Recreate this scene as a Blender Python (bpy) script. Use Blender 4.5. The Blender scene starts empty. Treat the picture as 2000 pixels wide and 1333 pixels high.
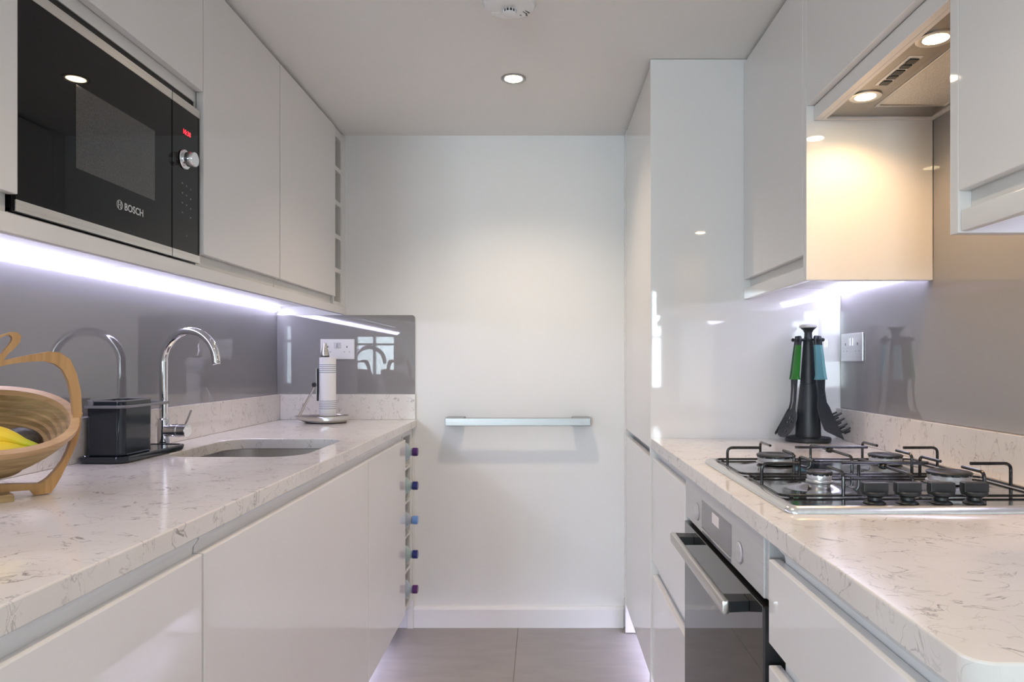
import bpy, bmesh, math, random
from mathutils import Vector, Matrix
random.seed(4)
S = bpy.context.scene
COL = S.collection
PI = math.pi

# ---------------------------------------------------------------- camera, world, exposure
cam = bpy.data.cameras.new('camera')
cam.sensor_width = 36
cam.lens = 24.12
cam.shift_x = -0.03
cam.shift_y = 0.02125
cam.clip_start = 0.02
co = bpy.data.objects.new('camera', cam)
co.location = (0, 0, 1.134)
co.rotation_euler = (PI / 2, 0, 0)
COL.objects.link(co)
S.camera = co

S.view_settings.view_transform = 'Standard'
S.view_settings.look = 'None'
S.view_settings.gamma = 1
S.view_settings.use_curve_mapping = False
S.view_settings.exposure = 1.2
S.cycles.caustics_reflective = False
S.cycles.caustics_refractive = False

W = bpy.data.worlds.new('sky')
S.world = W
W.use_nodes = True
W.node_tree.nodes['Background'].inputs[0].default_value = (0.62, 0.78, 1.0, 1)
W.node_tree.nodes['Background'].inputs[1].default_value = 2.0

DAY = (0.78, 0.93, 1.0)
WARM = (1.0, 0.80, 0.60)
LED = (0.73, 0.72, 1.0)
P_WINDOW, P_SIDE, P_DOWN, P_HOOD, E_LED = 52.0, 55.0, 12.5, 2.6, 8.5


def area_light(name, loc, rot, sx, sy, power, color):
    l = bpy.data.lights.new(name, 'AREA')
    l.shape = 'RECTANGLE'
    l.size, l.size_y, l.energy, l.color = sx, sy, power, color
    o = bpy.data.objects.new(name, l)
    o.location, o.rotation_euler = loc, rot
    COL.objects.link(o)
    return o


# daylight outside the living room windows
area_light('added_wide_daylight', (-1.495, -4.22, 1.43), (PI / 2, 0, 0), .74, 1.25, P_WINDOW, DAY)  # main fill, added behind an unseen window placed clear of the reflections
area_light('small_window_daylight', (.135, -4.22, 1.24), (PI / 2, 0, 0), .60, .62, P_WINDOW * .22, DAY)
area_light('slim_window_daylight', (1.40, -4.22, 1.43), (PI / 2, 0, 0), .16, 1.25, P_WINDOW * .11, DAY)
area_light('added_side_daylight', (-3.42, -1.55, 1.40), (0, -PI / 2, 0), 1.35, 1.45, P_SIDE, DAY)  # soft fill added through an unseen side window


# ---------------------------------------------------------------- materials
def mat(name, base=(.8, .8, .8), rough=.5, metal=0.0, coat=0.0, emit=None, estr=0.0, trans=0.0, ior=1.5, spec=.5):
    m = bpy.data.materials.new(name)
    m.use_nodes = True
    b = m.node_tree.nodes['Principled BSDF']
    b.inputs['Base Color'].default_value = (*base, 1)
    b.inputs['Roughness'].default_value = rough
    b.inputs['Metallic'].default_value = metal
    b.inputs['Coat Weight'].default_value = coat
    b.inputs['Coat Roughness'].default_value = .03
    b.inputs['Transmission Weight'].default_value = trans
    b.inputs['IOR'].default_value = ior
    b.inputs['Specular IOR Level'].default_value = spec
    if emit:
        b.inputs['Emission Color'].default_value = (*emit, 1)
        b.inputs['Emission Strength'].default_value = estr
    return m


def nodes(m):
    return m.node_tree.nodes, m.node_tree.links, m.node_tree.nodes['Principled BSDF']


def pos_noise(m, scale, detail=2, dist=0.0, stretch=(1, 1, 1), seed=(0, 0, 0)):
    N, L, b = nodes(m)
    g = N.new('ShaderNodeNewGeometry')
    mp = N.new('ShaderNodeMapping')
    mp.inputs['Scale'].default_value = stretch
    mp.inputs['Location'].default_value = seed
    n = N.new('ShaderNodeTexNoise')
    n.inputs['Scale'].default_value = scale
    n.inputs['Detail'].default_value = detail
    n.inputs['Distortion'].default_value = dist
    L.new(g.outputs['Position'], mp.inputs['Vector'])
    L.new(mp.outputs['Vector'], n.inputs['Vector'])
    return n.outputs['Fac']


def ramp(m, fac, stops):
    N, L, b = nodes(m)
    r = N.new('ShaderNodeValToRGB')
    e = r.color_ramp.elements
    while len(e) < len(stops):
        e.new(.5)
    for i, (p, c) in enumerate(stops):
        e[i].position = p
        e[i].color = (*c, 1) if len(c) == 3 else c
    L.new(fac, r.inputs['Fac'])
    return r.outputs['Color']


def bump(m, fac, strength=.1, dist=.001):
    N, L, b = nodes(m)
    bp = N.new('ShaderNodeBump')
    bp.inputs['Strength'].default_value = strength
    bp.inputs['Distance'].default_value = dist
    L.new(fac, bp.inputs['Height'])
    L.new(bp.outputs['Normal'], b.inputs['Normal'])


def varied(name, c0, c1, scale, rough, stretch=(1, 1, 1), detail=3, bmp=0.0, **k):
    m = mat(name, c0, rough, **k)
    f = pos_noise(m, scale, detail, 0, stretch)
    N, L, b = nodes(m)
    L.new(ramp(m, f, [(.3, c0), (.7, c1)]), b.inputs['Base Color'])
    if bmp:
        bump(m, f, bmp)
    return m


def quartz(name, vein_stretch):
    m = mat(name, (.8, .78, .76), .11)
    N, L, b = nodes(m)
    def veins(sc, det, dist, seed, width, msc, mlo, mhi, gain):
        f = pos_noise(m, sc, det, dist, vein_stretch, seed)
        a = N.new('ShaderNodeMath'); a.operation = 'SUBTRACT'; a.inputs[1].default_value = .5
        L.new(f, a.inputs[0])
        a2 = N.new('ShaderNodeMath'); a2.operation = 'ABSOLUTE'
        L.new(a.outputs[0], a2.inputs[0])
        line = ramp(m, a2.outputs[0], [(0.0, (1, 1, 1)), (width, (0, 0, 0))])
        mask = ramp(m, pos_noise(m, msc, 4, .4, vein_stretch, (seed[0] + 4, seed[1] + 2, seed[2])), [(mlo, (0, 0, 0)), (mhi, (1, 1, 1))])
        mu = N.new('ShaderNodeMath'); mu.operation = 'MULTIPLY'
        L.new(line, mu.inputs[0]); L.new(mask, mu.inputs[1])
        g = N.new('ShaderNodeMath'); g.operation = 'MULTIPLY'; g.inputs[1].default_value = gain
        L.new(mu.outputs[0], g.inputs[0])
        return g
    v1 = veins(11, 7, .9, (3.1, 1.7, 2.2), .012, 20, .49, .62, .78)
    v2 = veins(19, 7, 1.0, (8.3, 5.1, 4.4), .016, 14, .45, .60, .48)
    mu2 = N.new('ShaderNodeMath'); mu2.operation = 'MAXIMUM'
    L.new(v1.outputs[0], mu2.inputs[0]); L.new(v2.outputs[0], mu2.inputs[1])
    cloud = ramp(m, pos_noise(m, 5, 4, .6), [(.3, (.72, .685, .655)), (.7, (.785, .75, .72))])
    mx = N.new('ShaderNodeMix'); mx.data_type = 'RGBA'
    L.new(mu2.outputs[0], mx.inputs['Factor'])
    L.new(cloud, mx.inputs['A'])
    mx.inputs['B'].default_value = (.15, .13, .135, 1)
    L.new(mx.outputs['Result'], b.inputs['Base Color'])
    return m


M = {}
M['gloss'] = varied('white_gloss_lacquer', (.80, .785, .775), (.815, .80, .79), 3, .035, ior=1.62)
M['carcass'] = varied('white_carcass', (.74, .73, .71), (.77, .76, .74), 6, .4)
M['wall'] = varied('white_wall_paint', (.86, .865, .86), (.88, .88, .875), 4, .55)
M['ceiling'] = varied('ceiling_paint', (.86, .85, .825), (.875, .865, .84), 4, .8)
M['skirting'] = varied('skirting_paint', (.88, .88, .89), (.9, .9, .9), 4, .3)
M['room'] = varied('living_room_paint', (.72, .70, .67), (.76, .74, .71), 2, .8)
M['quartz'] = quartz('quartz_top', (1, 1.25, 1))
M['quartz_up'] = quartz('quartz_upstand', (1.7, 1.7, 1.1))
M['tile'] = varied('floor_tile', (.33, .305, .30), (.385, .36, .35), 7, .33, (1, 3, 1), 6)
M['grout'] = varied('grout', (.2, .18, .17), (.23, .21, .2), 40, .8)
M['glass_grey'] = varied('grey_back_painted_glass', (.285, .277, .285), (.293, .285, .293), 3, .012, ior=1.75)
M['steel'] = varied('brushed_steel', (.62, .60, .57), (.70, .68, .65), 260, .28, (.02, .02, 1), 2, metal=1.0)
M['steel_y'] = varied('brushed_steel_along', (.60, .585, .565), (.70, .685, .66), 300, .30, (1, .02, 1), 2, metal=1.0)
M['hob'] = varied('polished_hob_steel', (.40, .395, .385), (.46, .455, .445), 200, .11, (1, .03, 1), 2, metal=1.0)
M['rimsteel'] = varied('hob_rim_steel', (.62, .62, .62), (.70, .70, .69), 200, .24, (1, .03, 1), 2, metal=.75)
M['hood_steel'] = varied('hood_steel', (.34, .315, .285), (.39, .365, .335), 300, .34, (1, .02, 1), 2, metal=.9)
M['panel_steel'] = varied('silver_oven_panel', (.60, .60, .61), (.66, .66, .67), 300, .42, (1, .02, 1), 2, metal=.45)
M['rail_steel'] = varied('towel_rail_steel', (.40, .40, .40), (.46, .46, .46), 300, .33, (.02, 1, 1), 2, metal=1.0)
M['chrome'] = varied('chrome', (.78, .78, .80), (.82, .82, .84), 5, .05, metal=1.0)
M['alu'] = varied('anodised_channel', (.80, .81, .81), (.84, .85, .85), 90, .45, (1, .05, 1), 2, metal=.0)
M['black_glass'] = varied('black_glass', (.006, .006, .007), (.008, .008, .009), 3, .02, spec=.22)
M['oven_glass'] = varied('oven_door_glass', (.016, .015, .015), (.019, .018, .018), 3, .02, ior=2.1)
M['black'] = varied('black_plastic', (.014, .016, .018), (.02, .022, .024), 20, .4)
M['enamel'] = varied('black_enamel', (.012, .012, .013), (.018, .018, .018), 40, .22)
M['dark'] = varied('dark_casing_gap_shade', (.012, .012, .012), (.018, .018, .018), 8, .6)  # oven casing, and the shade painted into the microwave gap
M['white_plastic'] = varied('white_plastic', (.82, .82, .83), (.85, .85, .86), 8, .25)
M['grey_rocker'] = varied('grey_rocker', (.45, .44, .46), (.5, .49, .5), 30, .3, metal=.5)
M['slot'] = varied('dark_slot', (.05, .05, .055), (.07, .07, .07), 30, .5)
M['satin_plate'] = varied('satin_steel_plate', (.66, .66, .67), (.72, .72, .73), 120, .34, (1, .05, 1), 2, metal=.7)
M['caddy'] = varied('navy_gloss_plastic', (.012, .018, .028), (.016, .022, .032), 6, .07)
M['caddy_grey'] = varied('grey_gloss_plastic', (.20, .20, .22), (.23, .23, .25), 6, .15)
M['charcoal'] = varied('charcoal_nylon', (.022, .027, .033), (.03, .035, .042), 14, .42)
M['green'] = varied('green_grip', (.012, .17, .012), (.016, .21, .016), 20, .35)
M['dkgreen'] = varied('dark_green_grip', (.01, .07, .02), (.012, .085, .022), 20, .35)
M['teal'] = varied('teal_grip', (.10, .27, .30), (.12, .30, .33), 20, .35)
M['pale_teal'] = varied('pale_teal_grip', (.18, .42, .44), (.2, .45, .47), 20, .35)
M['cap_grey'] = varied('pale_grey_cap', (.6, .6, .58), (.64, .64, .62), 10, .3)
M['avocado'] = varied('avocado_skin', (.012, .010, .010), (.05, .04, .035), 160, .45, bmp=.6)
M['plinth'] = M['carcass']


def lamp_mat(name, col, s):
    return mat(name, (1, 1, 1), .5, emit=col, estr=s)


M['bulb'] = lamp_mat('warm_bulb', (1.0, .80, .55), 22)
M['hood_bulb'] = lamp_mat('hood_bulb', (1.0, .78, .45), 26)
M['led'] = lamp_mat('led_diffuser', LED, E_LED)
M['plinth_led'] = lamp_mat('plinth_led_diffuser', LED, 15.0)
M['red_led'] = mat('red_display', (.02, 0, 0), .3, emit=(1, .03, .05), estr=1.1)
M['clock'] = mat('clock_display', (.3, .27, .27), .2, emit=(1, .82, .84), estr=.12)
M['print'] = varied('silver_print', (.55, .56, .57), (.6, .6, .61), 50, .35)
M['faint_print'] = varied('faint_print', (.10, .10, .11), (.12, .12, .12), 50, .35)


def pane_mat():
    m = bpy.data.materials.new('window_glass')
    m.use_nodes = True
    N, L = m.node_tree.nodes, m.node_tree.links
    N.remove(N['Principled BSDF'])
    t = N.new('ShaderNodeBsdfTransparent'); g = N.new('ShaderNodeBsdfGlossy'); x = N.new('ShaderNodeMixShader')
    g.inputs['Roughness'].default_value = .02
    x.inputs[0].default_value = .06
    L.new(t.outputs[0], x.inputs[1]); L.new(g.outputs[0], x.inputs[2])
    L.new(x.outputs[0], N['Material Output'].inputs[0])
    return m


M['pane'] = pane_mat()


def pet_mat(name, tint):
    m = bpy.data.materials.new(name)
    m.use_nodes = True
    N, L = m.node_tree.nodes, m.node_tree.links
    b = N['Principled BSDF']
    b.inputs['Base Color'].default_value = (*[c * .85 for c in tint], 1)
    b.inputs['Roughness'].default_value = .06
    t = N.new('ShaderNodeBsdfTransparent')
    t.inputs[0].default_value = (*tint, 1)
    lw = N.new('ShaderNodeLayerWeight'); lw.inputs[0].default_value = .35
    x = N.new('ShaderNodeMixShader')
    r = N.new('ShaderNodeMapRange')
    r.inputs['To Min'].default_value = .42; r.inputs['To Max'].default_value = .95
    L.new(lw.outputs['Facing'], r.inputs['Value'])
    L.new(r.outputs['Result'], x.inputs[0])
    L.new(t.outputs[0], x.inputs[1]); L.new(b.outputs[0], x.inputs[2])
    L.new(x.outputs[0], N['Material Output'].inputs[0])
    return m


def bamboo(name, c0, c1, stretch):
    m = mat(name, c0, .38)
    N, L, b = nodes(m)
    f = pos_noise(m, 55, 4, .2, stretch)
    L.new(ramp(m, f, [(.32, c0), (.66, c1)]), b.inputs['Base Color'])
    bump(m, f, .15)
    return m


M['bamboo'] = bamboo('bamboo_frame', (.37, .19, .062), (.48, .27, .105), (2.2, 2.2, .12))
M['bamboo_rim'] = bamboo('bamboo_rim', (.44, .26, .125), (.55, .35, .18), (.3, .3, 2.5))
M['bamboo_ring'] = bamboo('bamboo_ring', (.27, .175, .075), (.44, .305, .15), (.35, .35, 2.6))


def banana_mat():
    m = mat('banana_skin', (.8, .6, .06), .4)
    N, L, b = nodes(m)
    a = N.new('ShaderNodeAttribute'); a.attribute_name = 't'
    L.new(ramp(m, a.outputs['Fac'], [(0.0, (.035, .022, .012)), (.04, (.34, .28, .09)), (.13, (.34, .42, .03)),
                                     (.27, (.55, .55, .03)), (.42, (.82, .58, .035))]), b.inputs['Base Color'])
    return m


M['banana'] = banana_mat()


def roll_mat():
    m = mat('printed_paper', (.86, .86, .87), .85)
    N, L, b = nodes(m)
    g = N.new('ShaderNodeNewGeometry'); s = N.new('ShaderNodeSeparateXYZ')
    L.new(g.outputs['Position'], s.inputs[0])
    prev = None
    for z0 in (1.1257, .980):
        md = N.new('ShaderNodeMath'); md.operation = 'SUBTRACT'; md.inputs[0].default_value = z0 + .0012
        L.new(s.outputs['Z'], md.inputs[1])
        w = N.new('ShaderNodeMath'); w.operation = 'MODULO'; w.inputs[1].default_value = .0077
        L.new(md.outputs[0], w.inputs[0])
        lt = N.new('ShaderNodeMath'); lt.operation = 'LESS_THAN'; lt.inputs[1].default_value = .0024
        L.new(w.outputs[0], lt.inputs[0])
        a = N.new('ShaderNodeMath'); a.operation = 'GREATER_THAN'; a.inputs[1].default_value = 0
        L.new(md.outputs[0], a.inputs[0])
        c = N.new('ShaderNodeMath'); c.operation = 'LESS_THAN'; c.inputs[1].default_value = .0345
        L.new(md.outputs[0], c.inputs[0])
        p1 = N.new('ShaderNodeMath'); p1.operation = 'MULTIPLY'
        L.new(lt.outputs[0], p1.inputs[0]); L.new(a.outputs[0], p1.inputs[1])
        p2 = N.new('ShaderNodeMath'); p2.operation = 'MULTIPLY'
        L.new(p1.outputs[0], p2.inputs[0]); L.new(c.outputs[0], p2.inputs[1])
        if prev is None:
            prev = p2
        else:
            ad = N.new('ShaderNodeMath'); ad.operation = 'ADD'
            L.new(prev.outputs[0], ad.inputs[0]); L.new(p2.outputs[0], ad.inputs[1])
            prev = ad
    mx = N.new('ShaderNodeMix'); mx.data_type = 'RGBA'
    L.new(prev.outputs[0], mx.inputs['Factor'])
    mx.inputs['A'].default_value = (.86, .86, .87, 1)
    mx.inputs['B'].default_value = (.20, .25, .36, 1)
    L.new(mx.outputs['Result'], b.inputs['Base Color'])
    return m


M['roll'] = roll_mat()


def filter_mat():
    m = mat('filter_mesh', (.62, .60, .56), .45, .6)
    N, L, b = nodes(m)
    g = N.new('ShaderNodeNewGeometry')
    ck = N.new('ShaderNodeTexVoronoi'); ck.inputs['Scale'].default_value = 300
    L.new(g.outputs['Position'], ck.inputs['Vector'])
    L.new(ramp(m, ck.outputs['Distance'], [(.15, (.58, .55, .50)), (.45, (.80, .77, .72))]), b.inputs['Base Color'])
    bump(m, ck.outputs['Distance'], .25)
    return m


M['filter'] = filter_mat()


def window_mesh_mat():
    m = mat('microwave_window', (.045, .044, .044), .06)
    N, L, b = nodes(m)
    g = N.new('ShaderNodeNewGeometry')
    ck = N.new('ShaderNodeTexVoronoi'); ck.inputs['Scale'].default_value = 420
    L.new(g.outputs['Position'], ck.inputs['Vector'])
    L.new(ramp(m, ck.outputs['Distance'], [(.2, (.03, .03, .03)), (.5, (.07, .068, .066))]), b.inputs['Base Color'])
    return m


M['mw_window'] = window_mesh_mat()


# ---------------------------------------------------------------- mesh helpers (world coordinates)
def NB():
    return bmesh.new()


def box(bm, x0, x1, y0, y1, z0, z1, bev=0.0, seg=2):
    t = bmesh.new()
    bmesh.ops.create_cube(t, size=1)
    for v in t.verts:
        v.co = Vector((x0 + (v.co.x + .5) * (x1 - x0), y0 + (v.co.y + .5) * (y1 - y0), z0 + (v.co.z + .5) * (z1 - z0)))
    if bev:
        bmesh.ops.bevel(t, geom=list(t.edges), offset=bev, segments=seg, profile=.5, affect='EDGES')
    merge(bm, t)
    return bm


def merge(bm, t):
    me = bpy.data.meshes.new('tmp')
    t.to_mesh(me)
    t.free()
    bm.from_mesh(me)
    bpy.data.meshes.remove(me)


AX = {'x': lambda a, b, h: Vector((h, a, b)), 'y': lambda a, b, h: Vector((a, h, b)), 'z': lambda a, b, h: Vector((a, b, h))}


def prism(bm, pts, axis, h0, h1, holes=(), bev=0.0, seg=2):
    """polygon extruded along an axis ('x': pts are (y,z); 'y': (x,z); 'z': (x,y)), with optional holes"""
    t = bmesh.new()
    f = AX[axis]
    loops = [pts] + list(holes)
    edges = []
    for lp in loops:
        vs = [t.verts.new(f(a, b, h0)) for a, b in lp]
        edges += [t.edges.new((vs[i], vs[(i + 1) % len(vs)])) for i in range(len(vs))]
    if holes:
        bmesh.ops.triangle_fill(t, use_beauty=True, use_dissolve=False, edges=edges)
    else:
        t.faces.new(t.verts[:])
    base = list(t.faces)
    r = bmesh.ops.extrude_face_region(t, geom=base)
    d = f(0, 0, h1) - f(0, 0, h0)
    vs = [g for g in r['geom'] if isinstance(g, bmesh.types.BMVert)]
    bmesh.ops.translate(t, verts=vs, vec=d)
    bmesh.ops.recalc_face_normals(t, faces=t.faces)
    if bev:
        es = [e for e in t.edges if len(e.link_faces) == 2 and e.calc_face_angle(0) > .6]
        bmesh.ops.bevel(t, geom=es, offset=bev, segments=seg, profile=.5, affect='EDGES')
    merge(bm, t)
    return bm


def rrect(x0, x1, y0, y1, r, n=6, corners=(1, 1, 1, 1)):
    """rounded rectangle, counter-clockwise from the lower left corner"""
    out = []
    cs = [(x0, y0, PI), (x1, y0, 1.5 * PI), (x1, y1, 0), (x0, y1, .5 * PI)]
    sx, sy = [1, -1, -1, 1], [1, 1, -1, -1]
    for i, (cx, cy, a0) in enumerate(cs):
        if not corners[i] or r == 0:
            out.append((cx, cy))
            continue
        for k in range(n + 1):
            a = a0 + k / n * PI / 2
            out.append((cx + sx[i] * r + r * math.cos(a), cy + sy[i] * r + r * math.sin(a)))
    return out


def frame_from(d):
    d = d.normalized()
    u = d.cross(Vector((0, 0, 1)))
    if u.length < 1e-4:
        u = d.cross(Vector((0, 1, 0)))
    u.normalize()
    return u, d.cross(u).normalized()


def loft(bm, rings, caps=True, closed=False):
    n = len(rings[0])
    R = [[bm.verts.new(p) for p in r] for r in rings]
    m = len(R)
    for i in range(m if closed else m - 1):
        a, b = R[i], R[(i + 1) % m]
        for k in range(n):
            bm.faces.new((a[k], a[(k + 1) % n], b[(k + 1) % n], b[k]))
    if caps and not closed:
        bm.faces.new(R[0][::-1])
        bm.faces.new(R[-1])
    return R


def tube(bm, pts, r, seg=10, closed=False, caps=True):
    pts = [Vector(p) for p in pts]
    n = len(pts)
    rad = r if isinstance(r, (list, tuple)) else [r] * n
    t0 = (pts[1] - pts[0]) if not closed else (pts[1] - pts[-1])
    u, v = frame_from(t0)
    prev = t0.normalized()
    rings = []
    for i, p in enumerate(pts):
        if closed:
            d = pts[(i + 1) % n] - pts[i - 1]
        else:
            d = pts[min(i + 1, n - 1)] - pts[max(i - 1, 0)]
        d.normalize()
        q = prev.rotation_difference(d)
        u, v = q @ u, q @ v
        prev = d
        rings.append([p + (u * math.cos(2 * PI * k / seg) + v * math.sin(2 * PI * k / seg)) * rad[i] for k in range(seg)])
    loft(bm, rings, caps, closed)
    return bm


def fillet(pts, r, n=5):
    pts = [Vector(p) for p in pts]
    out = [pts[0]]
    for i in range(1, len(pts) - 1):
        p, a, b = pts[i], (pts[i - 1] - pts[i]), (pts[i + 1] - pts[i])
        rr = min(r, a.length * .49, b.length * .49)
        p0, p1 = p + a.normalized() * rr, p + b.normalized() * rr
        for k in range(n + 1):
            t = k / n
            out.append(p0 * (1 - t) ** 2 + p * 2 * t * (1 - t) + p1 * t * t)
    out.append(pts[-1])
    return out


def lathe(bm, prof, cx, cy, seg=32, axis='z', base=0.0):
    """prof: (radius, height) pairs; axis 'z' stands at (cx,cy); axis 'x' points along +x from x=base with centre (y=cx,z=cy)"""
    rings = []
    for r, h in prof:
        ring = []
        for k in range(seg):
            a = 2 * PI * k / seg
            c, s = r * math.cos(a), r * math.sin(a)
            if axis == 'z':
                ring.append(Vector((cx + c, cy + s, h)))
            elif axis == 'x':
                ring.append(Vector((base + h, cx + c, cy + s)))
            else:
                ring.append(Vector((cx + c, base + h, cy + s)))
        rings.append(ring)
    loft(bm, rings, True)
    return bm


def ellipsoid(bm, c, rx, ry, rz, seg=20):
    t = bmesh.new()
    bmesh.ops.create_uvsphere(t, u_segments=seg, v_segments=seg // 2 + 2, radius=1)
    for v in t.verts:
        v.co = Vector((c[0] + v.co.x * rx, c[1] + v.co.y * ry, c[2] + v.co.z * rz))
    merge(bm, t)
    return bm


LOC = {}


def obj(name, bm, m, parent=None, label=None, cat=None, group=None, loc=None, kind=None, smooth=35, fix=True):
    if fix:
        bmesh.ops.recalc_face_normals(bm, faces=bm.faces)
    o_loc = Vector(loc) if loc is not None else (LOC[parent.name] if parent else Vector((0, 0, 0)))
    bmesh.ops.translate(bm, verts=bm.verts, vec=-o_loc)
    if smooth:
        lim = math.radians(smooth)
        for f in bm.faces:
            f.smooth = True
        for e in bm.edges:
            if len(e.link_faces) == 2:
                an = e.calc_face_angle(0)
                a, b = e.link_faces[0].calc_area(), e.link_faces[1].calc_area()
                # a big flat face keeps its own normal next to a narrow bevel
                e.smooth = not (an > lim or (an > .05 and max(a, b) > 14 * min(a, b)))
    me = bpy.data.meshes.new(name)
    bm.to_mesh(me)
    bm.free()
    me.materials.append(M[m] if isinstance(m, str) else m)
    o = bpy.data.objects.new(name, me)
    COL.objects.link(o)
    LOC[o.name] = o_loc
    if parent:
        o.parent = parent
    else:
        o.location = o_loc
    if label: o['label'] = label
    if cat: o['category'] = cat
    if group: o['group'] = group
    if kind: o['kind'] = kind
    return o


def thing(name, label, cat, loc, group=None):
    o = bpy.data.objects.new(name, None)
    o.empty_display_size = .05
    o.location = loc
    COL.objects.link(o)
    LOC[o.name] = Vector(loc)
    o['label'] = label
    o['category'] = cat
    if group: o['group'] = group
    return o


def struct(name, bm, m, smooth=0):
    return obj(name, bm, m, kind='structure', smooth=smooth)


def B(*a, **k):
    return box(NB(), *a, **k)


def text_mesh(name, body, size, origin, right, up, m, parent, align='LEFT', bold=.0, depth=.0003, label=None):
    cu = bpy.data.curves.new(name, 'FONT')
    cu.body = body
    cu.size = size
    cu.align_x = align
    cu.offset = bold
    cu.extrude = depth
    cu.resolution_u = 3
    t = bpy.data.objects.new(name + '_text', cu)
    COL.objects.link(t)
    dg = bpy.context.evaluated_depsgraph_get()
    me = bpy.data.meshes.new_from_object(t.evaluated_get(dg))
    bpy.data.objects.remove(t)
    bpy.data.curves.remove(cu)
    r, u = Vector(right).normalized(), Vector(up).normalized()
    n = r.cross(u)
    mt = Matrix((r, u, n)).transposed()
    o3 = Vector(origin)
    bm = NB()
    bm.from_mesh(me)
    bpy.data.meshes.remove(me)
    for v in bm.verts:
        v.co = o3 + mt @ v.co
    return obj(name, bm, m, parent, label, smooth=0, fix=False)


# ---------------------------------------------------------------- room shell
XL, XR, YB, ZC = -1.147, 0.965, 2.945, 2.11
fl = struct('floor', B(-3.3, 2.3, -4.1, YB + .1, -.06, -.003), 'grout')
tile_me = None
for i, x in enumerate([-1.305, -.705, -.105, .495, 1.095]):
    for j, y in enumerate([2.41, 1.20, -.01, -1.22]):
        if x > .5 and y > 0: continue
        x0, y0 = (max(x, XL) if y > -.1 else x), y
        x1, y1 = x + .6, min(y + 1.21, YB)
        if y > -.1: x1 = min(x1, XR)
        obj('tile', B(x0 + .0008, x1 - .0008, y0 + .0008, y1 - .0008, -.004, 0, bev=.0005, seg=1), 'tile', fl)
struct('ceiling', B(-3.3, 2.3, -4.1, YB + .1, ZC, ZC + .1), 'ceiling')
struct('wall_left', B(XL - .1, XL, -.35, YB + .1, 0, ZC), 'wall')
struct('wall_right', B(XR, XR + .1, -.35, YB + .1, 0, ZC), 'wall')
struct('wall_back', B(XL, XR, YB, YB + .1, 0, ZC), 'wall')
struct('wall_near_left', B(-3.2, XL, -.45, -.35, 0, ZC), 'room')
struct('wall_near_right', B(XR, 2.2, -.45, -.35, 0, ZC), 'room')
struct('wall_far_left', prism(NB(), [(-4.1, 0), (-.35, 0), (-.35, ZC), (-4.1, ZC)], 'x', -3.3, -3.2,
                              holes=[[(-2.2, .80), (-.9, .80), (-.9, 2.0), (-2.2, 2.0)]]), 'room')
w4 = struct('window_4', prism(NB(), [(-2.2, .80), (-.9, .80), (-.9, 2.0), (-2.2, 2.0)], 'x', -3.28, -3.22,  # unseen window added to let in side fill light
                              holes=[[(-2.17, .83), (-.93, .83), (-.93, 1.97), (-2.17, 1.97)]]), 'skirting')
obj('mullion', B(-3.275, -3.225, -1.57, -1.53, .83, 1.97), 'skirting', w4)
obj('pane', B(-3.252, -3.248, -2.17, -.93, .83, 1.97), 'pane', w4)
struct('wall_far_right', B(2.2, 2.3, -4.1, -.35, 0, ZC), 'room')
rear = prism(NB(), [(-3.2, 0), (2.2, 0), (2.2, ZC), (-3.2, ZC)], 'y', -4.1, -4.0,
             holes=[[(-1.84, .82), (-1.15, .82), (-1.15, 2.03), (-1.84, 2.03)], [(-.15, .95), (.42, .95), (.42, 1.53), (-.15, 1.53)], [(1.33, .82), (1.47, .82), (1.47, 2.03), (1.33, 2.03)]])
struct('wall_rear', rear, 'room')
for n, (x0, x1, z0, z1, bars, rails) in enumerate([(-1.84, -1.15, .82, 2.03, (-1.5,), ()), (-.15, .42, .95, 1.53, (.15,), (1.40,)), (1.33, 1.47, .82, 2.03, (), (1.45,))]):  # first window is unseen, added and placed for its daylight fill
    w = prism(NB(), [(x0, z0), (x1, z0), (x1, z1), (x0, z1)], 'y', -4.08, -4.02,
              holes=[[(x0 + .02, z0 + .02), (x1 - .02, z0 + .02), (x1 - .02, z1 - .02), (x0 + .02, z1 - .02)]])
    w = struct('window_%d' % (n + 1), w, 'skirting')
    for bx in bars:
        obj('mullion', B(bx - .02, bx + .02, -4.075, -4.025, z0 + .02, z1 - .02), 'skirting', w)
    for bz in rails:
        obj('rail', B(x0 + .02, x1 - .02, -4.07, -4.03, bz - .015, bz + .015), 'skirting', w)
    obj('pane', B(x0 + .02, x1 - .02, -4.052, -4.048, z0 + .02, z1 - .02), 'pane', w)
struct('baseboard_back', prism(NB(), [(YB, 0), (YB - .014, 0), (YB - .014, .078), (YB - .008, .09), (YB, .09)], 'x', -1.0, .346), 'skirting')


# ---------------------------------------------------------------- left base units and worktop
ZW, ZU = .8915, .859          # worktop top and underside
DT, DB = .828, .132           # left door top and bottom
ZB = .0


def channel(side, y0, y1, parent, zt=ZU, zb=.802):
    """handle-less grip profile: a lip under the worktop and a hollow behind the door's top edge"""
    if side < 0:
        x = -.553
        p = [(x, zt), (x, zt - .009), (x - .003, zt - .014), (x - .0075, zt - .020), (x - .0085, zt - .03), (x - .0085, zb), (x - .024, zb), (x - .024, zt)]
    else:
        x = .361
        p = [(x, zt), (x, zt - .009), (x + .004, zt - .014), (x + .010, zt - .020), (x + .0115, zt - .03), (x + .0115, zb), (x + .029, zb), (x + .029, zt)]
    return obj('grip_channel', prism(NB(), p, 'y', y0, y1), 'alu', parent, 'grey metal grip channel')


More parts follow.
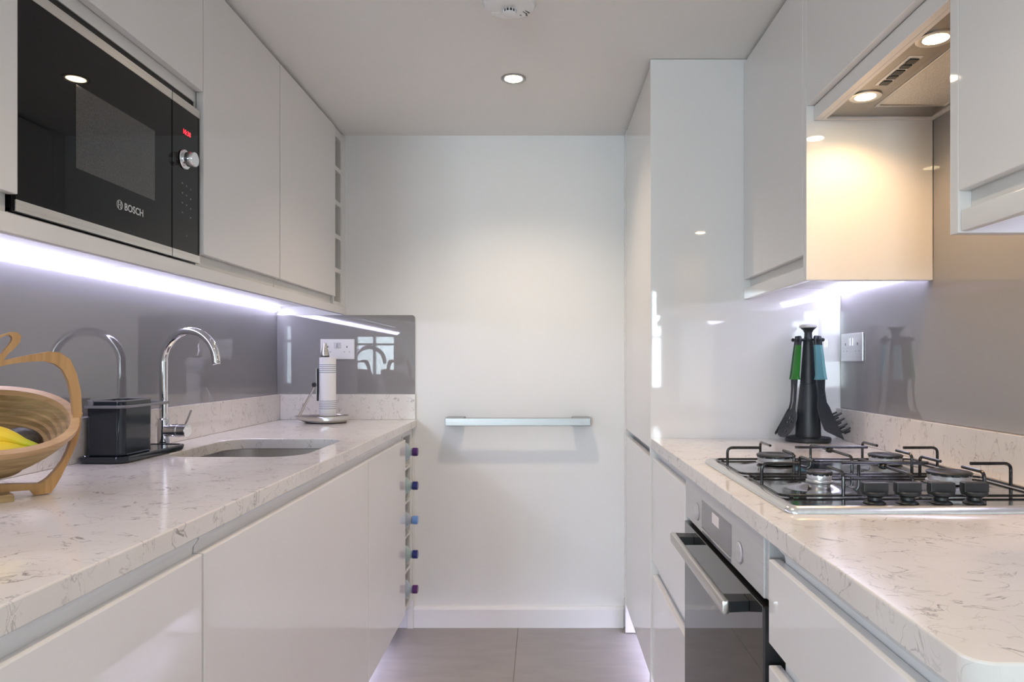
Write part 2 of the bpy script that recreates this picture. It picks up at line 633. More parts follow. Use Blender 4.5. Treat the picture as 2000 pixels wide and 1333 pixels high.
def left_base(label, y0, y1, channels):
    t = thing('base_cabinet', label, 'cabinet', (-.85, (y0 + y1) / 2, .1))
    yb0, yb1 = y0 + .001, y1 - .001
    p = [(-1.14, .12), (-.566, .12), (-.566, .80), (-.578, .80), (-.578, .857), (-.60, .857), (-.60, .14), (-1.122, .14), (-1.122, .857), (-1.14, .857)]
    obj('body', prism(NB(), p, 'y', yb0, yb1), 'carcass', t)
    obj('door', B(-.5620, -.545, y0 + .0015, y1 - .0015, DB, DT, bev=.0022), 'gloss', t)
    for a, b in channels:
        channel(-1, a, b, t)
    return t


left_base('glossy white base unit nearest the camera below the fruit basket', .49, 1.1005, [(.49, 1.0985)])
left_base('wide glossy white base unit under the sink and black caddy', 1.1025, 2.147, [(1.1035, 1.677), (1.6785, 2.146)])
left_base('glossy white base unit between sink unit and water bottle rack', 2.149, 2.725, [(2.1485, 2.724)])

pl = obj('plinth', B(-.74, -.72, .49, 2.725, 0, .118), 'carcass', loc=(-.73, 1.6, 0),
         label='recessed white plinth along floor under left base units', cat='plinth')

# bottle rack at the far end of the left base units
rk = thing('bottle_rack', 'narrow white cubby rack holding five bottles beside back wall', 'rack', (-.8, 2.83, 0))
rx0, rx1, ry0, ry1 = -1.12, -.557, 2.727, 2.923
BOT_Z = [.7704, .6325, .4925, .3525, .2100]
hol = [rrect(ry0 + .012, ry1 - .045, z - .064, z + .064, .002, 1) for z in BOT_Z]
obj('cubby_frame', prism(NB(), [(ry0, .12), (ry1, .12), (ry1, .857), (ry0, .857)], 'x', rx0, rx1, holes=hol), 'carcass', rk)
obj('back_panel', B(-1.14, -1.121, ry0, ry1, .12, .857), 'carcass', rk)
obj('filler_panel', B(-.578, -.552, 2.9235, 2.944, .0, .857, bev=.001), 'gloss', rk)

# five bottles
CAPS = [('purple', (.075, .02, .17), 'purple cap, topmost in the rack'), ('navy', (.018, .03, .20), 'navy cap, second from the top in the rack'),
        ('light blue', (.16, .32, .70), 'light blue cap, third and middle one in the rack'), ('navy', (.018, .03, .20), 'navy cap, fourth from the top in the rack'),
        ('plum', (.10, .02, .15), 'plum purple cap, lowest in the rack near the floor')]
TINT = [(.76, .88, .94), (.74, .90, .90), (.76, .84, .94), (.74, .90, .90), (.76, .86, .94)]
for z, (cn, cc, tail), tint, wide in zip(BOT_Z, CAPS, TINT, (1.08, 1.0, .95, 1.0, 1.08)):
    by = 2.797
    t = thing('water_bottle', 'clear plastic water bottle with ' + tail, 'bottle', (-.7, by, z - .036), 'water bottles in the lower rack')
    pr = [(.030, -.80), (.036, -.79), (.036, -.59), (.0362, -.566), (.0345 * wide, -.557), (.0285 * wide, -.548), (.0200, -.5405), (.0135, -.5355), (.0115, -.533), (.0115, -.527)]
    pr = [(r, x) for r, x in pr]
    obj('bottle_body', lathe(NB(), pr, by, z, 28, 'x'), pet_mat('bottle_plastic', tint), t)
    obj('neck_ring', lathe(NB(), [(.0118, -.5345), (.0165, -.534), (.0165, -.532), (.0118, -.5315)], by, z, 24, 'x'), pet_mat('neck_plastic', tint), t)
    cap = NB()
    rings = []
    for r, x in [(.0155, -.5300), (.0165, -.5290), (.0165, -.511), (.0155, -.5095)]:
        rings.append([Vector((x, by + (r + (.0005 if k % 2 and .016 < r else 0)) * math.cos(2 * PI * k / 48), z + (r + (.0005 if k % 2 and .016 < r else 0)) * math.sin(2 * PI * k / 48))) for k in range(48)])
    loft(cap, rings)
    obj('cap', cap, varied('bottle_cap', cc, tuple(c * 1.15 for c in cc), 30, .35), t, cn + ' screw cap')

# worktop with sink cut-out
SX0, SX1, SY0, SY1 = -.995, -.628, 1.766, 2.19
cut = rrect(SX0, SX1, SY0, SY1, .085, 10)
wt = prism(NB(), [(-1.146, .47), (-.54, .47), (-.54, 2.944), (-1.146, 2.944)], 'z', ZU, ZW, holes=[cut], bev=.0022)
obj('worktop', wt, 'quartz', loc=(-.84, 1.7, ZU), label='long pale veined quartz worktop with sink cut-out on left', cat='worktop')
obj('upstand', B(XL + .001, -1.12, .47, 2.944, ZW + .0003, 1.0, bev=.0012), 'quartz_up', loc=(-1.13, 1.7, ZW),
    label='veined quartz upstand along the left wall behind the tap', cat='upstand')
obj('upstand', B(-1.1195, -.544, 2.925, 2.944, ZW + .0003, 1.0, bev=.0012), 'quartz_up', loc=(-.83, 2.935, ZW),
    label='short quartz upstand on back wall behind the kitchen roll', cat='upstand')
obj('splashback', B(XL + .001, -1.14, .47, 2.9385, 1.0005, 1.3715, bev=.0008), 'glass_grey', loc=(-1.143, 1.7, 1.0),
    label='long grey glass splashback on the left wall behind tap', cat='splashback')
obj('splashback', prism(NB(), rrect(-1.1395, -.547, 1.0005, 1.338, .014, 6, (0, 0, 1, 0)), 'y', 2.939, 2.9445, bev=.0008), 'glass_grey', loc=(-.84, 2.942, 1.0),
    label='short grey glass splashback with rounded corner on back wall', cat='splashback')

# sink
sk = thing('sink', 'stainless steel undermount sink bowl set into left worktop', 'sink', (-.81, 1.978, .66))


def rr3(x0, x1, y0, y1, r, z, n=8):
    return [Vector((x, y, z)) for x, y in rrect(x0, x1, y0, y1, r, n)]


e = .006
bowl = NB()
rings = [rr3(SX0 - .025, SX1 + .02, SY0 - .025, SY1 + .025, .1, ZU - .0005), rr3(SX0 - e, SX1 + e, SY0 - e, SY1 + e, .09, ZU - .001),
         rr3(SX0 - e, SX1 + e, SY0 - e, SY1 + e, .09, ZU - .13), rr3(SX0 + .004, SX1 - .004, SY0 + .004, SY1 - .004, .085, ZU - .16),
         rr3(SX0 + .03, SX1 - .03, SY0 + .03, SY1 - .03, .07, ZU - .178), rr3(SX0 + .12, SX1 - .12, SY0 + .14, SY1 - .14, .04, ZU - .182)]
R = loft(bowl, rings, False)
bowl.faces.new(R[-1])
obj('bowl', bowl, 'steel_y', sk)
obj('drain', lathe(NB(), [(.042, ZU - .1825), (.042, ZU - .179), (.034, ZU - .178), (.030, ZU - .181), (.004, ZU - .181)], -.81, 1.978, 28), 'chrome', sk)

# tap
TX, TY = -1.08, 1.955
tp = thing('tap', 'chrome swan neck mixer tap with side lever behind sink', 'tap', (TX, TY, ZW))
obj('body', lathe(NB(), [(.0215, ZW + .0005), (.0215, ZW + .004), (.0165, ZW + .006), (.0165, .972), (.0150, .975), (.0125, .976)], TX, TY, 32), 'chrome', tp)
path = [Vector((TX, TY, .970)), Vector((TX, TY, 1.06))]
R_, dx, dy = .0865, .172 / .1775, -.040 / .1775
for k in range(25):
    a = PI - k / 24 * PI * 1.0
    d = R_ + R_ * math.cos(a)
    path.append(Vector((TX + dx * d, TY + dy * d, 1.1365 + R_ * math.sin(a))))
tip = path[-1]
path.append(tip + Vector((.002, 0, -.004)))
obj('spout', tube(NB(), path, .0113, 18), 'chrome', tp)
obj('aerator', tube(NB(), [path[-1] + Vector((0, 0, .002)), path[-1] + Vector((.0003, 0, -.002))], .0090, 16), 'satin_plate', tp)
AXD = Vector((1, -.12, 0)).normalized()
cz = .941
b0 = Vector((TX, TY, cz))
obj('cartridge_body', tube(NB(), [b0 + AXD * .010, b0 + AXD * .040], .0185, 28), 'chrome', tp)
obj('collar', tube(NB(), [b0 + AXD * .0402, b0 + AXD * .0412, b0 + AXD * .0468, b0 + AXD * .0478], [.0175, .0195, .0195, .0175], 28), 'chrome', tp)
lv = obj('lever_cap', tube(NB(), [b0 + AXD * .048, b0 + AXD * .049, b0 + AXD * .073, b0 + AXD * .0745], [.0178, .0185, .0185, .0172], 28), 'chrome', tp)
obj('lever', tube(NB(), [b0 + AXD * .066 + Vector((0, 0, .016)), b0 + AXD * .084 + Vector((0, 0, .058))], [.0030, .0027], 12), 'chrome', lv)

# sink caddy
cd = thing('sink_caddy', 'dark navy sink caddy with raised box on tray beside tap', 'caddy', (-1.06, 1.78, ZW))
tr = NB()
rings = []
for dz, ins in [(.0005, .006), (.003, .002), (.013, 0), (.0165, .0015), (.0165, .006), (.0145, .008)]:
    rings.append(rr3(-1.117 + ins, -.997 - ins, 1.633 + ins, 1.9265 - ins, .024, ZW + dz))
loft(tr, rings)
obj('tray', tr, 'caddy', cd)
bx = NB()
rings = []
for z, ins in [(.9062, .003), (.909, .001), (1.036, 0), (1.040, .001), (1.040, .004), (1.036, .0045), (.915, .005)]:
    rings.append(rr3(-1.107 + ins, -1.015 - ins, 1.657 + ins, 1.790 - ins, .016, z))
loft(bx, rings)
obj('box', bx, 'caddy', cd)
lp_o, lp_i = rrect(-1.108, -1.014, 1.656, 1.791, .0165, 6), rrect(-1.103, -1.019, 1.661, 1.786, .013, 6)
obj('lip', prism(NB(), lp_o, 'z', 1.0392, 1.0428, holes=[lp_i], bev=.0008), 'caddy_grey', cd, 'grey lip of the box')
obj('clip', B(-1.095, -1.083, 1.6505, 1.6565, 1.0305, 1.0415, bev=.001), 'caddy_grey', cd, 'grey clip holding the rail')
ring_o = rrect(-1.113, -1.006, 1.649, 1.862, .018, 6)
ring_i = rrect(-1.1072, -1.0148, 1.6568, 1.856, .014, 6)
obj('hanging_rail', prism(NB(), ring_o, 'z', 1.0235, 1.0305, holes=[ring_i], bev=.001), 'caddy_grey', cd, 'grey cloth rail around the box')

# kitchen roll and its holder
HX, HY = -.871, 2.78
kh = thing('kitchen_roll_holder', 'steel kitchen roll holder with teardrop base and tension arm', 'holder', (HX, HY, ZW))


def tear(scale, z, tipx):
    out = []
    for k in range(40):
        a = 2 * PI * k / 40
        r = .083 * scale
        x, y = r * math.cos(a), r * math.sin(a)
        if x < 0:
            x = x * (1 + (tipx / .083 - 1) * (abs(math.cos(a)) ** 2.2))
            y *= 1 - .25 * abs(math.cos(a)) ** 3
        out.append(Vector((HX + x, HY + y, z)))
    return out


bs = NB()
loft(bs, [tear(.90, ZW + .004, .105), tear(.99, ZW + .012, .125), tear(1.0, ZW + .026, .134), tear(.985, ZW + .0285, .132), tear(.96, ZW + .0265, .128), tear(.93, ZW + .012, .12)])
obj('base', bs, 'steel', kh)
bs = NB()
loft(bs, [tear(.88, ZW + .0004, .100), tear(.895, ZW + .0045, .104)])
obj('base_pad', bs, 'black', kh)
FX = -.8825
obj('post', lathe(NB(), [(.006, ZW + .013), (.006, 1.158)], FX, HY, 16), 'steel', kh)
obj('finial', lathe(NB(), [(.0172, 1.1625), (.0168, 1.168), (.0135, 1.182), (.0085, 1.198), (.0068, 1.209), (.005, 1.2135), (.002, 1.2145)], FX, HY, 28), 'steel', kh)
obj('finial_ring', lathe(NB(), [(.0165, 1.1575), (.0178, 1.1585), (.0178, 1.1622), (.0165, 1.1625)], FX, HY, 28), 'black', kh)
obj('tension_arm', tube(NB(), [(HX - .112, HY - .012, ZW + .026), (HX - .047, HY - .012, 1.043)], .0045, 12), 'steel', kh)
obj('hinge', prism(NB(), rrect(HX - .058, HX - .0385, 1.036, 1.054, .006, 4), 'y', HY - .020, HY - .004, bev=.001), 'black', kh)
obj('tension_bar', B(HX - .0385, HX - .0345, HY - .02, HY - .004, .980, 1.111, bev=.001), 'black', kh)
obj('tension_bar_face', B(HX - .0412, HX - .0386, HY - .02, HY - .004, .980, 1.111, bev=.0008), 'steel', kh)
rl = thing('kitchen_roll', 'thin white kitchen roll with blue stripes on steel holder', 'paper roll', (HX, HY, .92))
rol = NB()
loft(rol, [[Vector((HX + r * math.cos(2 * PI * k / 48), HY + r * math.sin(2 * PI * k / 48), z)) for k in range(48)]
           for r, z in [(.020, .9206), (.0325, .9206), (.0325, 1.155), (.020, 1.155)]], closed=True)
obj('paper', rol, 'roll', rl)
cr = NB()
loft(cr, [[Vector((HX + r * math.cos(2 * PI * k / 32), HY + r * math.sin(2 * PI * k / 32), z)) for k in range(32)]
          for r, z in [(.0185, .9207), (.0198, .9207), (.0198, 1.1545), (.0185, 1.1545)]], closed=True)
obj('cardboard_core', cr, varied('cardboard', (.36, .26, .17), (.42, .31, .21), 30, .8), rl)


# ---------------------------------------------------------------- sockets
def socket(label, mapf, plate_m, rocker_m, n_axis):
    """mapf(a, b, d): a across the plate, b up, d out of the wall"""
    t = thing('double_socket', label, 'socket', mapf(0, 0, 0))

    def bb(a0, a1, b0, b1, d0, d1, bev=.0006):
        p, q = mapf(a0, b0, d0), mapf(a1, b1, d1)
        lo = [min(p[i], q[i]) for i in range(3)]
        hi = [max(p[i], q[i]) for i in range(3)]
        return B(lo[0], hi[0], lo[1], hi[1], lo[2], hi[2], bev=bev, seg=2)
    obj('plate', bb(-.073, .073, -.0435, .0435, .0003, .006, .002), plate_m, t)
    for a in (-.0075, .0075):
        obj('rocker', bb(a - .0055, a + .0055, .005, .028, .0062, .0085, .0008), rocker_m, t, 'grey rocker switch' if rocker_m != plate_m else None)
    for a in (-.041, .041):
        obj('earth_slot', bb(a - .002, a + .002, .006, .014, .0061, .0064, 0), 'slot', t)
        for da in (-.011, .011):
            obj('pin_slot', bb(a + da - .0032, a + da + .0032, -.0135, -.0095, .0061, .0064, 0), 'slot' if rocker_m == plate_m else 'grey_rocker', t)
    return t


socket('white double socket on back wall behind the kitchen roll', lambda a, b, d: (-.878 + a, 2.939 - d, 1.192 + b), 'white_plastic', 'grey_rocker', 1)
socket('brushed steel double socket on right wall behind utensil carousel', lambda a, b, d: (.955 - d, 2.110 - a, 1.1815 + b), 'satin_plate', 'chrome', 0)


# ---------------------------------------------------------------- left wall units
UB, UT = 1.404, 2.095
XD = -.842


def left_wall(label, y0, y1, door=True):
    t = thing('wall_cabinet', label, 'cabinet', (-1.0, (y0 + y1) / 2, 1.372))
    obj('body', B(-1.14, -.863, y0 + .001, y1 - .001, 1.3725, 2.101, bev=.0008), 'carcass', t)
    obj('door', B(XD - .019, XD, y0 + .0015, y1 - .0015, UB, UT, bev=.0018), 'gloss', t)
    return t


left_wall('white wall cabinet nearest the camera left of the microwave', .50, 1.1025)
left_wall('narrow white wall cabinet right beside the microwave', 1.7025, 2.199)
left_wall('white wall cabinet between narrow cabinet and open cubby rack', 2.201, 2.788)
# housing over and around the microwave
mh = thing('wall_cabinet', 'white wall cabinet housing microwave below its lift-up flap', 'cabinet', (-1.0, 1.40, 1.372))
p = [(-1.14, 1.3725), (-.863, 1.3725), (-.863, 1.378), (-1.12, 1.378), (-1.12, 1.780), (-.863, 1.780), (-.863, 2.101), (-1.14, 2.101)]
obj('body', prism(NB(), p, 'y', 1.1045, 1.7005), 'carcass', mh)
obj('flap_door', B(XD - .019, XD, 1.104, 1.701, 1.806, UT, bev=.0018), 'gloss', mh)
obj('gap_shade_block', B(-1.0, -.866, 1.106, 1.6995, 1.7585, 1.7798), 'dark', mh, 'dark block painted as shade in gap above the microwave')  # solid dark block stands in for the shade in the gap

# open cubby rack beside the back wall
ur = thing('cubby_rack', 'narrow white empty wine cubby rack high beside back wall', 'rack', (-1.0, 2.85, 1.372))
hz = [(1.387, 1.508), (1.526, 1.648), (1.666, 1.788), (1.806, 1.928), (1.946, 2.068)]
obj('cubby_frame', prism(NB(), [(2.79, 1.3725), (2.905, 1.3725), (2.905, 2.101), (2.79, 2.101)], 'x', -1.12, -.852,
                         holes=[[(2.803, a), (2.893, a), (2.893, b), (2.803, b)] for a, b in hz]), 'carcass', ur)
obj('back_panel', B(-1.14, -1.121, 2.79, 2.905, 1.3725, 2.101), 'carcass', ur)
obj('filler_panel', B(-.875, -.848, 2.9055, 2.9445, 1.3725, 2.101, bev=.001), 'gloss', ur)

obj('pelmet', B(-.863, -.844, .50, 2.9445, 1.3395, 1.3718, bev=.0015), 'gloss', loc=(-.853, 1.7, 1.34),
    label='long white light pelmet under the left wall cabinets', cat='pelmet')
obj('scribe_strip', B(-1.14, -.875, .50, 2.944, 2.1015, 2.1095), 'carcass', loc=(-1.0, 1.7, 2.10),
    label='thin white filler strip between left wall cabinets and ceiling', cat='filler strip')


def led(side, y0, y1, label):
    t = thing('led_strip', label, 'light', (side * 1.0 if side < 0 else .94, (y0 + y1) / 2, 1.36))
    if side < 0:
        w, s = -1.1395, 1
    else:
        w, s = .9545, -1
    obj('profile', prism(NB(), [(w, 1.3715), (w + s * .021, 1.3715), (w + s * .021, 1.369), (w + s * .002, 1.354), (w, 1.353)], 'y', y0, y1), 'alu', t)
    obj('diffuser', prism(NB(), [(w + s * .0215, 1.3685), (w + s * .0235, 1.3665), (w + s * .0035, 1.3505), (w + s * .0015, 1.3530)], 'y', y0 + .002, y1 - .002), 'led', t, 'glowing lavender white diffuser')
    return t


led(-1, .52, 2.925, 'glowing lavender white led strip under left wall cabinets')
led(1, 1.702, 2.195, 'glowing led strip under right wall cabinet above utensil carousel')
led(1, .52, 1.06, 'glowing led strip under the near right wall cabinet')



def plinth_led(x, y0, y1, label):
    t = thing('plinth_light', label, 'light', (x, (y0 + y1) / 2, .11))
    obj('profile', B(x - .010, x + .010, y0, y1, .1115, .1175), 'alu', t)
    obj('diffuser', B(x - .008, x + .008, y0 + .002, y1 - .002, .1100, .1114), 'plinth_led', t, 'glowing lavender white diffuser')


plinth_led(-.70, .55, 2.71, 'lavender white plinth led strip below left base units')
plinth_led(.46, .60, 2.195, 'lavender white plinth led strip below right base units')
plinth_led(.46, 2.23, 2.86, 'lavender white plinth led strip below tall cupboard')

# ---------------------------------------------------------------- microwave
XM = -.850
mw = thing('microwave', 'built-in black glass microwave with steel trims and red clock', 'microwave', (-1.0, 1.40, 1.38))
obj('body', B(-1.10, -.8605, 1.112, 1.692, 1.386, 1.754), 'black', mw)
dr = obj('door', B(XM - .010, XM, 1.106, 1.5715, 1.379, 1.757, bev=.0008), 'black_glass', mw)
obj('window', B(XM - .002, XM + .0004, 1.249, 1.503, 1.489, 1.642), 'mw_window', dr)
obj('trim', B(XM - .002, XM + .0012, 1.106, 1.5715, 1.738, 1.757, bev=.0004), 'steel_y', dr, 'upper steel trim')
obj('trim', B(XM - .002, XM + .0012, 1.106, 1.5715, 1.379, 1.398, bev=.0004), 'steel_y', dr, 'lower steel trim')
cp = obj('control_panel', B(XM - .010, XM, 1.5745, 1.6995, 1.379, 1.757, bev=.0008), 'black_glass', mw)
obj('trim', B(XM - .002, XM + .0012, 1.5745, 1.6995, 1.738, 1.757, bev=.0004), 'steel_y', cp, 'upper steel trim')
obj('trim', B(XM - .002, XM + .0012, 1.5745, 1.6995, 1.379, 1.398, bev=.0004), 'steel_y', cp, 'lower steel trim')
kn = obj('knob', lathe(NB(), [(.0165, .0), (.0165, .008), (.0172, .009), (.0172, .026), (.0162, .0275)], 1.626, 1.616, 36, 'x', XM), 'chrome', cp)
obj('knob_collar', lathe(NB(), [(.0225, .0005), (.0235, .002), (.0225, .0045), (.017, .0048)], 1.626, 1.616, 36, 'x', XM), 'chrome', cp)
RT, UP = (0, 1, 0), (0, 0, 1)
text_mesh('clock', '10:38', .0165, (XM + .0006, 1.619, 1.677), RT, UP, 'red_led', cp, label='red clock digits')
for i, (y, z) in enumerate([(1.618, 1.558), (1.637, 1.556), (1.656, 1.552), (1.618, 1.535), (1.637, 1.533), (1.656, 1.529),
                            (1.618, 1.512), (1.637, 1.510), (1.656, 1.506), (1.618, 1.489), (1.656, 1.484), (1.637, 1.437)]):
    obj('key_mark', B(XM - .001, XM + .0003, y - .003, y + .003, z - .0018, z + .0018), 'faint_print', cp)
text_mesh('lettering', 'BOSCH', .0205, (XM + .0006, 1.3925, 1.4445), RT, UP, 'print', dr, bold=.0004, label='silver lettering')
lg = NB()
LY, LZ = 1.378, 1.4515
for r0, r1 in [(.0098, .0084)]:
    loft(lg, [[Vector((XM + d, LY + r * math.cos(2 * PI * k / 32), LZ + r * math.sin(2 * PI * k / 32))) for k in range(32)]
              for r, d in [(r0, .0002), (r0, .0006), (r1, .0006), (r1, .0002)]], closed=True)
box(lg, XM + .0002, XM + .0006, LY - .0052, LY - .0038, LZ - .0068, LZ + .0068)
box(lg, XM + .0002, XM + .0006, LY + .0038, LY + .0052, LZ - .0068, LZ + .0068)
box(lg, XM + .0002, XM + .0006, LY - .0038, LY + .0038, LZ - .0009, LZ + .0009)
for sy in (-1, 1):
    for sz in (-1, 1):
        box(lg, XM + .0002, XM + .0006, LY + sy * .0038 - (.0014 if sy > 0 else 0), LY + sy * .0038 + (.0014 if sy < 0 else 0), LZ + sz * .0045 - .0016, LZ + sz * .0045 + .0016)
obj('emblem', lg, 'print', dr, 'round silver emblem')

# ---------------------------------------------------------------- right tall unit
XT = .348
tu = thing('tall_cabinet', 'tall glossy white cupboard standing against back wall on right', 'cabinet', (.65, 2.55, 0))
obj('end_panel', B(.346, .956, 2.201, 2.221, .001, 2.1085, bev=.001), 'gloss', tu)
obj('end_panel', B(.346, .956, 2.869, 2.886, .004, 2.1085, bev=.001), 'gloss', tu)
obj('filler_panel', B(.351, .37, 2.8865, 2.9445, .12, 2.1085, bev=.001), 'gloss', tu)
obj('body', prism(NB(), [(.95, .12), (.368, .12), (.368, .80), (.390, .80), (.390, .87), (.368, .87), (.368, 2.10), (.95, 2.10)], 'y', 2.2215, 2.8685), 'carcass', tu)
obj('upper_door', B(XT, XT + .0195, 2.2235, 2.8675, .857, 2.097, bev=.0018), 'gloss', tu)
obj('lower_door', B(XT, XT + .0195, 2.2235, 2.8675, .120, .829, bev=.0018), 'gloss', tu)
obj('grip_channel', prism(NB(), [(.3725, .869), (.3725, .862), (.381, .852), (.383, .84), (.383, .802), (.3895, .802), (.3895, .869)], 'y', 2.2235, 2.8675), 'alu', tu, 'grey metal grip channel')
obj('plinth', B(.48, .495, 2.2215, 2.8685, 0, .119), 'carcass', tu)

# ---------------------------------------------------------------- right base units, worktop
XB = .352


def drawer_unit(label, y0, y1, fronts, chans, dark_to=None):
    t = thing('drawer_unit', label, 'cabinet', (.66, (y0 + y1) / 2, .1))
    obj('body', prism(NB(), [(.95, .12), (.392, .12), (.392, .857), (.95, .857)], 'y', y0 + .001, y1 - .001), 'carcass', t)
    for z0, z1 in fronts:
        obj('drawer_front', B(XB, XB + .0195, y0 + .0015, y1 - .0015, z0, z1, bev=.002), 'gloss', t)
    for i, (zt, zb, ya) in enumerate(chans):
        channel(1, y0 + .001, ya, t, zt, zb)
    return t


drawer_unit('glossy white drawer unit between tall cupboard and oven', 1.697, 2.199, [(.499, .828), (.12, .455)], [(ZU - .001, .802, 2.198), (.525, .432, 2.198)])
nd = drawer_unit('near glossy white drawer unit right of the oven', .575, 1.071, [(.697, .828), (.40, .663), (.12, .366)], [(ZU - .001, .802, 1.052), (.722, .638, 1.052), (.425, .345, 1.052)])
obj('end_panel', B(.352, .95, .556, .574, .12, .857, bev=.001), 'gloss', nd)
obj('plinth', B(.48, .50, .556, 2.2, 0, .118), 'carcass', loc=(.49, 1.4, 0), label='recessed white plinth along floor under right base units', cat='plinth')

wr = prism(NB(), rrect(.347, .9645, .553, 2.2, .022, 6, (1, 0, 0, 0)), 'z', ZU, ZW, bev=.0022)
obj('worktop', wr, 'quartz', loc=(.655, 1.38, ZU), label='pale veined quartz worktop under the hob on right', cat='worktop')
obj('upstand', B(.940, .9642, .553, 2.2, ZW + .0003, .9895, bev=.0012), 'quartz_up', loc=(.952, 1.38, ZW),
    label='veined quartz upstand along right wall behind the hob', cat='upstand')
obj('splashback', prism(NB(), [(.553, .99), (2.1995, .99), (2.1995, 1.3715), (1.6775, 1.3715), (1.6775, 1.744), (1.0885, 1.744), (1.0885, 1.3715), (.553, 1.3715)], 'x', .955, .9645, bev=.0008),
    'glass_grey', loc=(.96, 1.38, .99), label='grey glass splashback on right wall behind hob and carousel', cat='splashback')

# ---------------------------------------------------------------- oven
ov = thing('oven', 'built-in oven with steel control panel and black glass door', 'oven', (.65, 1.39, .26))
obj('body', B(.388, .93, 1.076, 1.692, .27, .853), 'dark', ov)
pn = obj('control_panel', B(.353, .387, 1.095, 1.6935, .757, .8555, bev=.0012), 'panel_steel', ov)
obj('side_cheek', B(.3575, .387, 1.0845, 1.0945, .7575, .8545, bev=.0008), 'panel_steel', ov)
obj('display', B(.3522, .3535, 1.283, 1.520, .7705, .8305, bev=.0003), 'caddy_grey', pn)
obj('clock', B(.3517, .3521, 1.372, 1.426, .8015, .8235), 'clock', pn, 'pale lit clock')
arc = [(1.519, .7700), (1.283, .7700), (1.283, .765)] + [(1.283 + .236 * k / 10, .7625 + .0065 * (math.sin(PI * k / 10) * 0)) for k in range(1, 10)] + [(1.519, .765)]
obj('display_lip', prism(NB(), [(1.52, .7702), (1.283, .7702), (1.283, .7672), (1.30, .7662), (1.34, .7655), (1.46, .7655), (1.50, .7662), (1.52, .7672)], 'x', .3502, .3528), 'rimsteel', pn)
obj('display_recess', B(.3526, .3532, 1.285, 1.518, .7575, .7654), 'caddy_grey', pn)
for y in (1.2296, 1.566):
    k_ = obj('dial', lathe(NB(), [(.0185, .0), (.0185, -.002), (.0165, -.0035), (.0120, -.0042)], y, .794, 36, 'x', .353), 'satin_plate', pn)
    obj('dial_ring', lathe(NB(), [(.0195, .0002), (.0205, -.0008), (.0195, -.0012), (.0188, -.0008)], y, .794, 36, 'x', .353), 'grey_rocker', k_)
od = obj('door', B(.3505, .387, 1.0945, 1.6935, .262, .745, bev=.001), 'oven_glass', ov)
obj('door_frame', B(.3515, .387, 1.0842, 1.0943, .262, .7445), 'black', od, 'black side edge of the door')
obj('handle', B(.303, .3155, 1.158, 1.632, .7085, .7315, bev=.003), 'steel_y', od, 'steel handle bar')
for y0, y1 in ((1.160, 1.2), (1.59, 1.63)):
    obj('handle_bracket', prism(NB(), [(.3158, y0), (.3504, y0 + .004), (.3504, y1), (.3158, y1)] if y0 < 1.4 else [(.3158, y0), (.3504, y0), (.3504, y1 - .004), (.3158, y1)], 'z', .711, .730, bev=.0008), 'black', od, 'black handle bracket')

# ---------------------------------------------------------------- hob
hb = thing('hob', 'four burner gas hob with black pan supports and side knobs', 'hob', (.646, 1.385, ZW))
HX0, HX1, HY0, HY1 = .392, .902, 1.098, 1.672
rim = NB()
rings = []
for ins, dz in [(0, .0004), (.0005, .004), (.003, .0085), (.008, .0110), (.014, .0112), (.018, .0098), (.021, .0085)]:
    rings.append(rr3(HX0 + ins, HX1 - ins, HY0 + ins, HY1 - ins, max(.016 - ins * .4, .006), ZW + dz, 5))
loft(rim, rings, False)
obj('rim', rim, 'rimsteel', hb)
BURN = [(.520, 1.530, .042, 'burner at the far left'), (.520, 1.290, .0235, 'smallest burner'), (.764, 1.530, .036, None), (.764, 1.290, .039, None)]
pl_ = NB()
nx, ny = 64, 72
x0, x1, y0, y1 = HX0 + .019, HX1 - .019, HY0 + .019, HY1 - .019
grid = []
for j in range(ny + 1):
    row = []
    for i in range(nx + 1):
        x, y = x0 + (x1 - x0) * i / nx, y0 + (y1 - y0) * j / ny
        z = ZW + .0088
        for cx, cy, r, _ in BURN:
            d = math.hypot(x - cx, y - cy) / (r + .048)
            if d < 1:
                z += .0125 * (.5 + .5 * math.cos(PI * d)) ** 1.0
        row.append(pl_.verts.new((x, y, z)))
    grid.append(row)
for j in range(ny):
    for i in range(nx):
        pl_.faces.new((grid[j][i], grid[j][i + 1], grid[j + 1][i + 1], grid[j + 1][i]))
obj('hob_plate', pl_, 'hob', hb, smooth=60)
ZP = ZW + .0088
for cx, cy, r, lab in BURN:
    bu = NB()
    zb = ZP + .0115
    lathe(bu, [(r * .95, zb - .002), (r * 1.02, zb), (r * 1.02, zb + .0015), (r * .93, zb + .002), (r * .90, zb + .003), (r * .94, zb + .0045), (r * .95, zb + .0115), (r * .90, zb + .0138)], cx, cy, 40)
    bo = obj('burner', bu, 'satin_plate', hb, lab)
    nt = NB()
    n = 36
    rings = []
    for rr, z in [(r * .86, zb + .0122), (r * .97, zb + .0122), (r * .97, zb + .0150), (r * .86, zb + .0150)]:
        rings.append([Vector((cx + (rr * (.93 if (k // 2) % 3 == 0 and rr > r * .9 else 1)) * math.cos(2 * PI * k / (n * 2)), cy + (rr * (.93 if (k // 2) % 3 == 0 and rr > r * .9 else 1)) * math.sin(2 * PI * k / (n * 2)), z)) for k in range(n * 2)])
    loft(nt, rings)
    obj('flame_ring', nt, 'black', bo)
    obj('burner_cap', lathe(NB(), [(r * .9, zb + .0151), (r * 1.0, zb + .0154), (r * 1.0, zb + .0172), (r * .93, zb + .0190), (r * .5, zb + .0196), (r * .46, zb + .0186), (r * .1, zb + .0184)], cx, cy, 40), 'black', bo)
    obj('igniter', lathe(NB(), [(.0022, ZP + .002), (.0022, zb + .004), (.0014, zb + .007)], cx + r * .7 + .006, cy + r * .7 + .006, 10), 'grey_rocker', bo)


